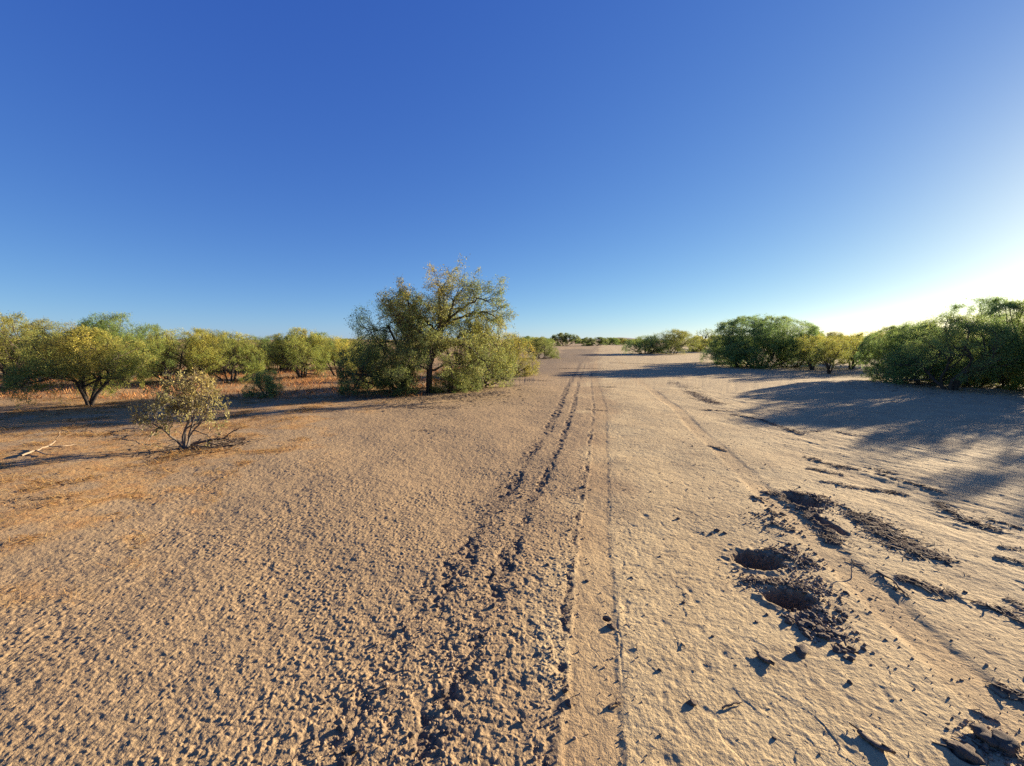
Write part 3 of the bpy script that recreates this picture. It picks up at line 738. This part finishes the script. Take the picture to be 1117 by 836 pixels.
def blades(name, x, y, ln, wd, lean, mat, lift=0.0):
    n = len(x); z = heights(x, y) + lift
    az = rng.uniform(0, 2 * math.pi, n); el = lean
    D = np.stack([np.cos(az) * np.cos(el), np.sin(az) * np.cos(el), np.sin(el)], 1)
    S = np.stack([-np.sin(az), np.cos(az), rng.uniform(-.6, .6, n)], 1) * wd[:, None]
    B = np.stack([x, y, z], 1)
    bend = np.stack([rng.normal(0, .12, n) * ln, rng.normal(0, .12, n) * ln, -.12 * ln * np.cos(el) + 0 * ln], 1)
    mid = B + D * (ln * .55)[:, None]
    tip = B + D * ln[:, None] + bend
    V = np.stack([B - S, B + S, mid + S * .8, tip, mid - S * .8], 1).reshape(-1, 3)
    Fq = np.arange(5 * n).reshape(n, 5)
    tone = np.stack([rng.random(n)] * 3 + [np.ones(n)], 1)
    return link(name, np_mesh(name, V, Fq, mat, tone))

# dry grass of the left flat, clumped
def scatter(n, box, dens):
    x = rng.uniform(box[0], box[1], n); y = rng.uniform(box[2], box[3], n)
    k = rng.random(n) < dens(x, y); return x[k], y[k]
def straw_d(x, y): return ground_fields(x, y)[2] * (.12 + sstep(.05, .55, perlin(x * 1.6, y * 1.6, 120) + .5 * perlin(x * 4, y * 4, 121)))
gx, gy = scatter(260000, (-14, -2.2, 2.2, 12), straw_d)
n = len(gx)
tag(blades('dry_grass', gx, gy, rng.uniform(.03, .09, n) * (1 + .5 * sstep(.1, .5, perlin(gx * 1.6, gy * 1.6, 120))), rng.uniform(.0008, .0018, n), rng.uniform(.03, .55, n) * (1 + .45 * sstep(.1, .5, perlin(gx * 1.6, gy * 1.6, 120))), M_STRAW), None, None, kind='stuff')
def red_d(x, y): return sstep(0, .5, perlin(x * .6, y * .8, 122) + .35) * sstep(-1.5, -3.0, x)
gx, gy = scatter(30000, (-24, -2.5, 11.5, 24), red_d)
n = len(gx)
M_RUST = tone_material('rusty_grass', (.34, .12, .04), (.55, .30, .12), .25)
tag(blades('rusty_grass', gx, gy, rng.uniform(.10, .28, n), rng.uniform(.004, .008, n), rng.uniform(.25, 1.2, n), M_RUST), None, None, kind='stuff')

# twigs and bark crumbs lying in the drifts
def litter():
    X, Y, Ln = [], [], []
    for g, hw, den in DR:
        L = sum(math.hypot(b[0] - a[0], b[1] - a[1]) for a, b in zip(g[:-1], g[1:]))
        dist = g[0][1]
        n = int(min(1400, (L + hw) * hw * 4200 * den / max(1, dist / 5)))
        t = rng.uniform(0, len(g) - 1, n); i = np.minimum(t.astype(int), len(g) - 2); f = t - i
        G = np.array(g)
        P = G[i] * (1 - f)[:, None] + G[i + 1] * f[:, None] + rng.normal(0, hw * .62, (n, 2))
        X.append(P[:, 0]); Y.append(P[:, 1]); Ln.append(np.minimum(rng.gamma(2.0, .016, n) + .01, .14))
    # thin scatter over the whole right flat and round the trees
    n = 5200
    x = rng.uniform(.2, 9, n); y = rng.uniform(1.2, 11, n); X.append(x); Y.append(y); Ln.append(.004 + rng.gamma(1.5, .006, n))
    for u, v, sp, m in ((468, 432, 1.2, 1800), (205, 488, .35, 500), (98, 442, .8, 500), (1037, 426, 1.5, 600), (900, 404, 2.0, 400), (250, 484, .18, 300)):
        cx, cy = at(u, v); X.append(rng.normal(cx, sp, m)); Y.append(rng.normal(cy, sp, m)); Ln.append(rng.uniform(.02, .14, m))
    X, Y, Ln = map(np.concatenate, (X, Y, Ln)); n = len(X)
    Z = heights(X, Y)
    az = rng.normal(math.pi / 2 + .2, .9, n); el = rng.normal(.05, .16, n)
    D = np.stack([np.cos(az) * np.cos(el), np.sin(az) * np.cos(el), np.sin(el)], 1)
    S = np.stack([-np.sin(az), np.cos(az), 0 * az], 1); U = np.cross(D, S)
    rad = (.0012 + .035 * Ln * rng.uniform(.4, 1.6, n))[:, None]
    C0 = np.stack([X, Y, Z + rad[:, 0] * .7], 1)
    ringv = []
    for end, sc in ((-.5, 1.0), (.5, .55)):
        for a in (0, 2.094, 4.189):
            ringv.append(C0 + D * (Ln * end)[:, None] + (S * math.cos(a) + U * math.sin(a)) * rad * sc)
    V = np.stack(ringv, 1).reshape(-1, 3)
    o = np.arange(n)[:, None] * 6
    Fq = np.concatenate([o + np.array([[0, 1, 4, 3]]), o + np.array([[1, 2, 5, 4]]), o + np.array([[2, 0, 3, 5]])], 1).reshape(-1, 4)
    t = rng.random(n); tone = np.repeat(np.stack([t, t, t, t * 0 + 1], 1), 3, axis=0)
    tag(link('twig_litter', np_mesh('twig_litter', V, Fq, M_TWIG, tone)), None, None, kind='stuff')
litter()

# fine crumbs of crust, broken out of the ruts and round the holes
ICO = None
def ico_arrays(sub):
    bm = bmesh.new(); bmesh.ops.create_icosphere(bm, subdivisions=sub, radius=1)
    bm.verts.ensure_lookup_table(); v = np.array([x.co[:] for x in bm.verts]); f = np.array([[a.index for a in q.verts] for q in bm.faces]); bm.free()
    return v, f
def crumbs():
    iv, iF = ico_arrays(1)
    X, Y, S = [], [], []
    def tr(c, hw, n, y0, y1, s0, s1):
        y = y0 + (y1 - y0) * rng.random(n) ** 1.5; x = c + TRACK_DIR * y + rng.normal(0, hw, n)
        X.append(x); Y.append(y); S.append(rng.uniform(s0, s1, n) * rng.random(n) ** .5)
    tr(-1.0, .11, 1100, 1.3, 7, .003, .011); tr(-.67, .09, 900, 1.3, 6, .003, .010); tr(-.19, .04, 500, 1.3, 6, .003, .010); tr(.14, .06, 250, 1.3, 6, .002, .007)
    tr(1.76, .3, 500, 1.5, 6, .002, .008)
    for u, v, sp, m, s1 in ((868, 606, .09, 260, .011), (880, 640, .09, 260, .011), (895, 680, .08, 260, .012), (820, 634, .07, 90, .010), (890, 548, .14, 200, .012), (845, 570, .12, 120, .012), (1090, 815, .05, 120, .01)):
        cx, cy = at(u, v); X.append(rng.normal(cx, sp, m)); Y.append(rng.normal(cy, sp * 1.2, m)); S.append(rng.uniform(.002, s1, m))
    X, Y, S = map(np.concatenate, (X, Y, S)); n = len(X); Z = heights(X, Y)
    sc = S[:, None] * rng.uniform(.6, 1.3, (n, 3))
    V = iv[None] * sc[:, None, :] * rng.uniform(.75, 1.25, (n, len(iv), 1))
    V += np.stack([X, Y, Z + S * .25], 1)[:, None, :]
    Fq = (iF[None] + (np.arange(n) * len(iv))[:, None, None]).reshape(-1, 3)
    tt = rng.random(n); tone = np.repeat(np.stack([tt, tt, tt, tt * 0 + 1], 1), len(iF), axis=0)
    m = tone_material('earth_crumb', (.12, .088, .064), (.38, .27, .17))
    tag(link('dirt_crumbs', np_mesh('dirt_crumbs', V.reshape(-1, 3), Fq, m, tone)), None, None, kind='stuff')
crumbs()

# ------------------------------------------------------------------ clods, sticks and bark that one can tell apart
def clod_mesh(seed, mat, flat=.65, sub=3):
    r_ = np.random.default_rng(seed); iv, iF = ico_arrays(sub)
    d = iv.copy()
    off = r_.uniform(0, 50, 3)
    nz = perlin(iv[:, 0] * 1.4 + off[0] + iv[:, 2], iv[:, 1] * 1.4 + off[1], seed) * .35 + perlin(iv[:, 0] * 4 + off[2], iv[:, 1] * 4 + iv[:, 2] * 3, seed + 1) * .16
    for k in range(7):                                  # broken facets
        nrm = unit(r_.normal(0, 1, 3)); lim = r_.uniform(.55, .85)
        ex = np.clip(d @ nrm - lim, 0, None); d -= ex[:, None] * nrm * .85
    d = d * (1 + nz)[:, None]; d[:, 2] *= flat
    d *= r_.uniform(.8, 1.2, 3)
    return np_mesh('soil_clod', d, iF, mat)
CL = [clod_mesh(200 + i, M_CLOD) for i in range(7)] + [clod_mesh(300, M_CLOD, .3)]
def clod(u, v, size, k, label, group=None, rz=0, xy=None):
    x, y = xy or at(u, v)
    o = link('soil_clod', CL[k], None, (x, y, gz(x, y) + size * .25)); o.scale = (size,) * 3
    o.rotation_euler = (rngf.uniform(-.3, .3), rngf.uniform(-.3, .3), R(rz))
    return tag(o, label, 'clod', group)
clod(874, 712, .042, 7, 'flat dark slab of earth lying below the two dug holes', rz=40)
clod(902, 697, .020, 1, 'upper one of two round dark clods right of the crumb trail', rz=10)
clod(912, 709, .022, 2, 'lower one of two round dark clods right of the crumb trail', rz=60)
clod(754, 767, .018, 3, 'lone dark clod with a twiggy shadow right of the smooth tyre track', rz=15)
clod(1051, 820, .052, 0, 'largest round dark clod at the bottom right corner', rz=0)
clod(1074, 806, .042, 4, 'jagged dark clod beside the largest one at the bottom right', rz=80)
clod(1096, 816, .040, 5, 'dark clod on the edge of the litter in the bottom right corner', rz=120)
clod(927, 745, .014, 6, 'small oval dark clod alone below the crumb trail', rz=0)
clod(667, 683, .022, 3, 'dark clod beside the tiny hole in the smooth tyre track', rz=0)
clod(740, 564, .020, 1, 'dark clod on the bare sand above the dug holes', rz=0)
clod(782, 577, .022, 4, 'dark clod left of the upper litter drift, one of a loose pair', rz=0)
clod(791, 579, .015, 5, 'smaller dark clod of a loose pair left of the upper litter drift', rz=0)
clod(776, 580, .013, 2, 'smallest dark clod near the loose pair above the dug holes', rz=0)
GC = 'dark clods dug out of the two holes'
LC = 'small dark clod of dug earth among the crumbs around the two holes'
rc = random.Random(9)
for (u, v, su, sv, m, smin, smax) in ((855, 600, 22, 6, 16, .009, .019), (882, 612, 14, 9, 10, .009, .018), (832, 634, 16, 5, 10, .010, .022), (890, 645, 22, 8, 12, .008, .018),
                                      (880, 682, 16, 9, 20, .012, .028), (905, 690, 14, 9, 16, .010, .024), (915, 672, 12, 6, 8, .010, .024), (925, 712, 8, 9, 6, .008, .016),
                                      (852, 660, 10, 14, 6, .008, .016), (848, 560, 14, 10, 12, .010, .022), (838, 545, 12, 6, 8, .010, .024), (893, 560, 14, 12, 14, .010, .022)):
    for i in range(m):
        clod(rc.gauss(u, su * .6), rc.gauss(v, sv * .6), rc.uniform(smin, smax), rc.randrange(7), LC, GC, rc.uniform(0, 360))
GB = 'dark clods broken out of the old wheel ruts'
LB = 'small dark clod broken out of the rough ruts left of the smooth tyre track'
for i in range(70):
    y = 1.4 + 3.6 * rc.random() ** 1.4
    x = rc.choice((-1.0, -.96, -.66, -.19)) + TRACK_DIR * y + rc.gauss(0, .09)
    clod(0, 0, rc.uniform(.008, .02), rc.randrange(7), LB, GB, rc.uniform(0, 360), xy=(x, y))
GP = 'small clods on the bare right flat'
LP = 'tiny dark clod lying loose on the bare sand right of the smooth track'
for i in range(60):
    y = 1.5 + 6 * rc.random() ** 1.2
    x = TRACK_DIR * y + rc.uniform(.2, 2.4)
    clod(0, 0, rc.uniform(.005, .011), rc.randrange(7), LP, GP, rc.uniform(0, 360), xy=(x, y))

def stick(name, pts, r0, r1, mat, label, cat, extra=()):
    """pts: (u, v on the ground, height above it)"""
    def poly(pp, a, b):
        P = []
        for u, v, h in pp:
            x, y = at(u, v); P.append((x, y, gz(x, y) + h))
        P = np.array(P)
        # refine and roughen
        t = np.linspace(0, len(P) - 1, (len(P) - 1) * 4 + 1); i = np.minimum(t.astype(int), len(P) - 2); f = (t - i)[:, None]
        Q = P[i] * (1 - f) + P[i + 1] * f
        Q[1:-1] += rng.normal(0, a * .35, Q[1:-1].shape)
        return Q, np.linspace(a, b, len(Q)) * rng.uniform(.85, 1.15, len(Q))
    bl = []
    for k, (pp, a, b) in enumerate([(pts, r0, r1)] + list(extra)):
        Q, rad = poly(pp, a, b); rad[-1] *= .4
        bl.append((0, Q, rad))
    V, Fq = tubes(bl, lambda l: 7)
    c = V.mean(0); c[2] = V[:, 2].min()
    return tag(link(name, np_mesh(name, V - c, Fq, mat, smooth=True), None, tuple(c)), label, cat)
stick('dead_branch', [(24, 502, .02), (40, 497, .03), (54, 493, .05), (62, 490, .10), (68, 490, .25)], .014, .006, M_PALE, 'pale bleached dead branch with an upturned tip in the straw on the left', 'branch',
      extra=[([(54, 493, .05), (70, 492, .03), (84, 489, .02)], .012, .004), ([(40, 497, .03), (52, 501, .02), (66, 500, .01)], .010, .003)])
stick('dead_branch', [(205, 489, .03), (222, 487, .07), (238, 486, .08), (246, 486, .10), (252, 486, .17), (263, 486, .27)], .022, .008, M_BROWN, 'dark fallen branch with upturned end right of the sage shrub', 'branch',
      extra=[([(222, 487, .07), (236, 489, .03), (247, 489, .02)], .010, .004), ([(236, 486, .08), (240, 486, .14), (239, 486, .20)], .007, .003), ([(228, 487, .07), (232, 485, .14), (240, 484, .16)], .006, .002),
             ([(246, 486, .10), (256, 488, .06), (268, 487, .02)], .007, .003), ([(210, 489, .03), (222, 491, .04), (240, 492, .02)], .012, .004)])
stick('dead_branch', [(134, 470, .02), (146, 472, .06), (160, 474, .05), (176, 478, .10)], .010, .004, M_PALE, 'thin grey dead branch lying left of the sage shrub', 'branch',
      extra=[([(146, 472, .06), (150, 472, .14), (149, 472, .22)], .006, .002), ([(160, 474, .05), (168, 474, .14), (172, 474, .24)], .006, .002), ([(172, 477, .09), (166, 481, .05), (160, 486, .02)], .006, .002)])
stick('fallen_stick', [(788, 773, .006), (800, 769, .012), (810, 766, .006)], .005, .003, M_BROWN, 'short dark stick lying on the cracked mud at the bottom right', 'stick')
stick('fallen_stick', [(928, 630, .0), (929, 626, .03), (928, 622, .08)], .005, .003, M_PALE, 'little pale stick standing upright in the right hand wheel track', 'stick')
stick('fallen_stick', [(664, 772, .004), (672, 768, .012), (678, 765, .008)], .006, .003, M_BROWN, 'dark forked twig on the right rim of the smooth tyre track', 'stick', extra=[([(672, 768, .012), (673, 764, .016), (677, 760, .01)], .004, .002), ([(672, 768, .01), (678, 771, .006)], .003, .002)])
stick('fallen_stick', [(956, 624, .01), (972, 634, .015), (990, 652, .01)], .008, .004, M_BROWN, 'long thin stick lying beside the right hand wheel track', 'stick')

def bark_piece(u, v, L, w, rz, tilt, roll, label, bow=.25):
    """a curled strip of bark: thickened, tapered to ragged ends"""
    r_ = np.random.default_rng(int(u)); nl, nw = 16, 7
    t = np.linspace(-.5, .5, nl)[:, None]; s_ = np.linspace(-1, 1, nw)[None, :]
    wid = w * .5 * (1 - np.abs(t * 2) ** 2.5 * .75) * (1 + .12 * r_.normal(0, 1, (nl, 1)))
    X = t * L + .012 * r_.normal(0, 1, (1, nw)) * (np.abs(t) > .45); Y = s_ * wid; Z = bow * w * (1 - s_ ** 2) + .08 * L * (t * 2) ** 2
    top = np.stack([X + 0 * Y, Y, Z], -1).reshape(-1, 3); bot = top * np.array([.99, .9, 1]) - np.array([0, 0, .006])
    V = np.concatenate([top, bot]); N = nl * nw; Fq = []
    for i in range(nl - 1):
        for j in range(nw - 1):
            a = i * nw + j; Fq.append((a, a + nw, a + nw + 1, a + 1)); Fq.append((N + a, N + a + 1, N + a + nw + 1, N + a + nw))
    for i in range(nl - 1):
        for j in (0, nw - 1):
            a = i * nw + j; q = (a, a + nw, N + a + nw, N + a); Fq.append(q if j else q[::-1])
    for j in range(nw - 1):
        for i in (0, nl - 1):
            a = i * nw + j; q = (a, a + 1, N + a + 1, N + a); Fq.append(q[::-1] if i else q)
    x, y = at(u, v)
    o = link('bark_piece', np_mesh('bark_piece', V, np.array(Fq), M_BROWN, smooth=True))
    o.rotation_mode = 'ZYX'; o.matrix_world = Matrix.Translation((x, y, gz(x, y) + w * .3 * abs(math.sin(R(roll))) + L * .4 * abs(math.sin(R(tilt))))) @ Matrix.Rotation(R(rz), 4, 'Z') @ Matrix.Rotation(R(tilt), 4, 'Y') @ Matrix.Rotation(R(roll), 4, 'X')
    return tag(o, label, 'bark')
bark_piece(833, 720, .085, .04, 112, 4, 30, 'curled piece of dark bark standing on edge below the dug holes')
bark_piece(952, 812, .11, .035, 118, 3, 22, 'long dark splinter of bark near the bottom edge on the right')
bark_piece(925, 709, .07, .022, 125, 3, 15, 'narrow strip of brown bark right of the two round dark clods')

# ------------------------------------------------------------------ light, sky, camera
w = bpy.data.worlds.new('World'); scene.world = w; w.use_nodes = True
T = NT(w.node_tree); w.node_tree.nodes.clear()
sky = T.n('ShaderNodeTexSky', sky_type='NISHITA'); sky.sun_disc = False
sky.sun_elevation = SUN_EL; sky.sun_rotation = SUN_AZ
sky.air_density = 0.7; sky.dust_density = 0.7; sky.ozone_density = 2.0; sky.altitude = 1500
sp = T.n('ShaderNodeSeparateColor'); T.l(sky.outputs[0], sp.inputs[0])          # the camera's tone response, channel by channel
cb = T.n('ShaderNodeCombineColor')
for i, (k, g) in enumerate(((.295, 1.04), (.455, .87), (1.20, .42))):
    T.l(T.math('MULTIPLY', T.math('POWER', sp.outputs[i], g), k), cb.inputs[i])
bg = T.n('ShaderNodeBackground'); bg.inputs['Strength'].default_value = .10
T.l(cb.outputs[0], bg.inputs[0])
o = T.n('ShaderNodeOutputWorld'); T.l(bg.outputs[0], o.inputs[0])

sl = bpy.data.lights.new('sun', 'SUN'); sl.energy = 5.0; sl.angle = R(.53); sl.color = (1.0, .87, .65)
so = bpy.data.objects.new('sun', sl); col.objects.link(so)
sd = Vector((math.sin(SUN_AZ) * math.cos(SUN_EL), math.cos(SUN_AZ) * math.cos(SUN_EL), math.sin(SUN_EL)))
so.rotation_euler = sd.to_track_quat('Z', 'Y').to_euler(); so.location = sd * 50

cd = bpy.data.cameras.new('camera'); cam = bpy.data.objects.new('camera', cd); col.objects.link(cam)
cd.sensor_width = 36; cd.sensor_fit = 'HORIZONTAL'; cd.lens = 36 * F0 / W0; cd.clip_end = 30000; cd.clip_start = .02
cam.location = (0, 0, CAM_H); cam.rotation_euler = (math.pi / 2 - PITCH, 0, 0)
scene.camera = cam

vs = scene.view_settings
scene.display_settings.display_device = 'sRGB'
vs.view_transform = 'Standard'; vs.look = 'None'; vs.gamma = 1; vs.use_curve_mapping = False
vs.exposure = 1.68
cy = scene.cycles
cy.max_bounces = 6; cy.diffuse_bounces = 3; cy.transmission_bounces = 4; cy.transparent_max_bounces = 4
cy.use_denoising = False
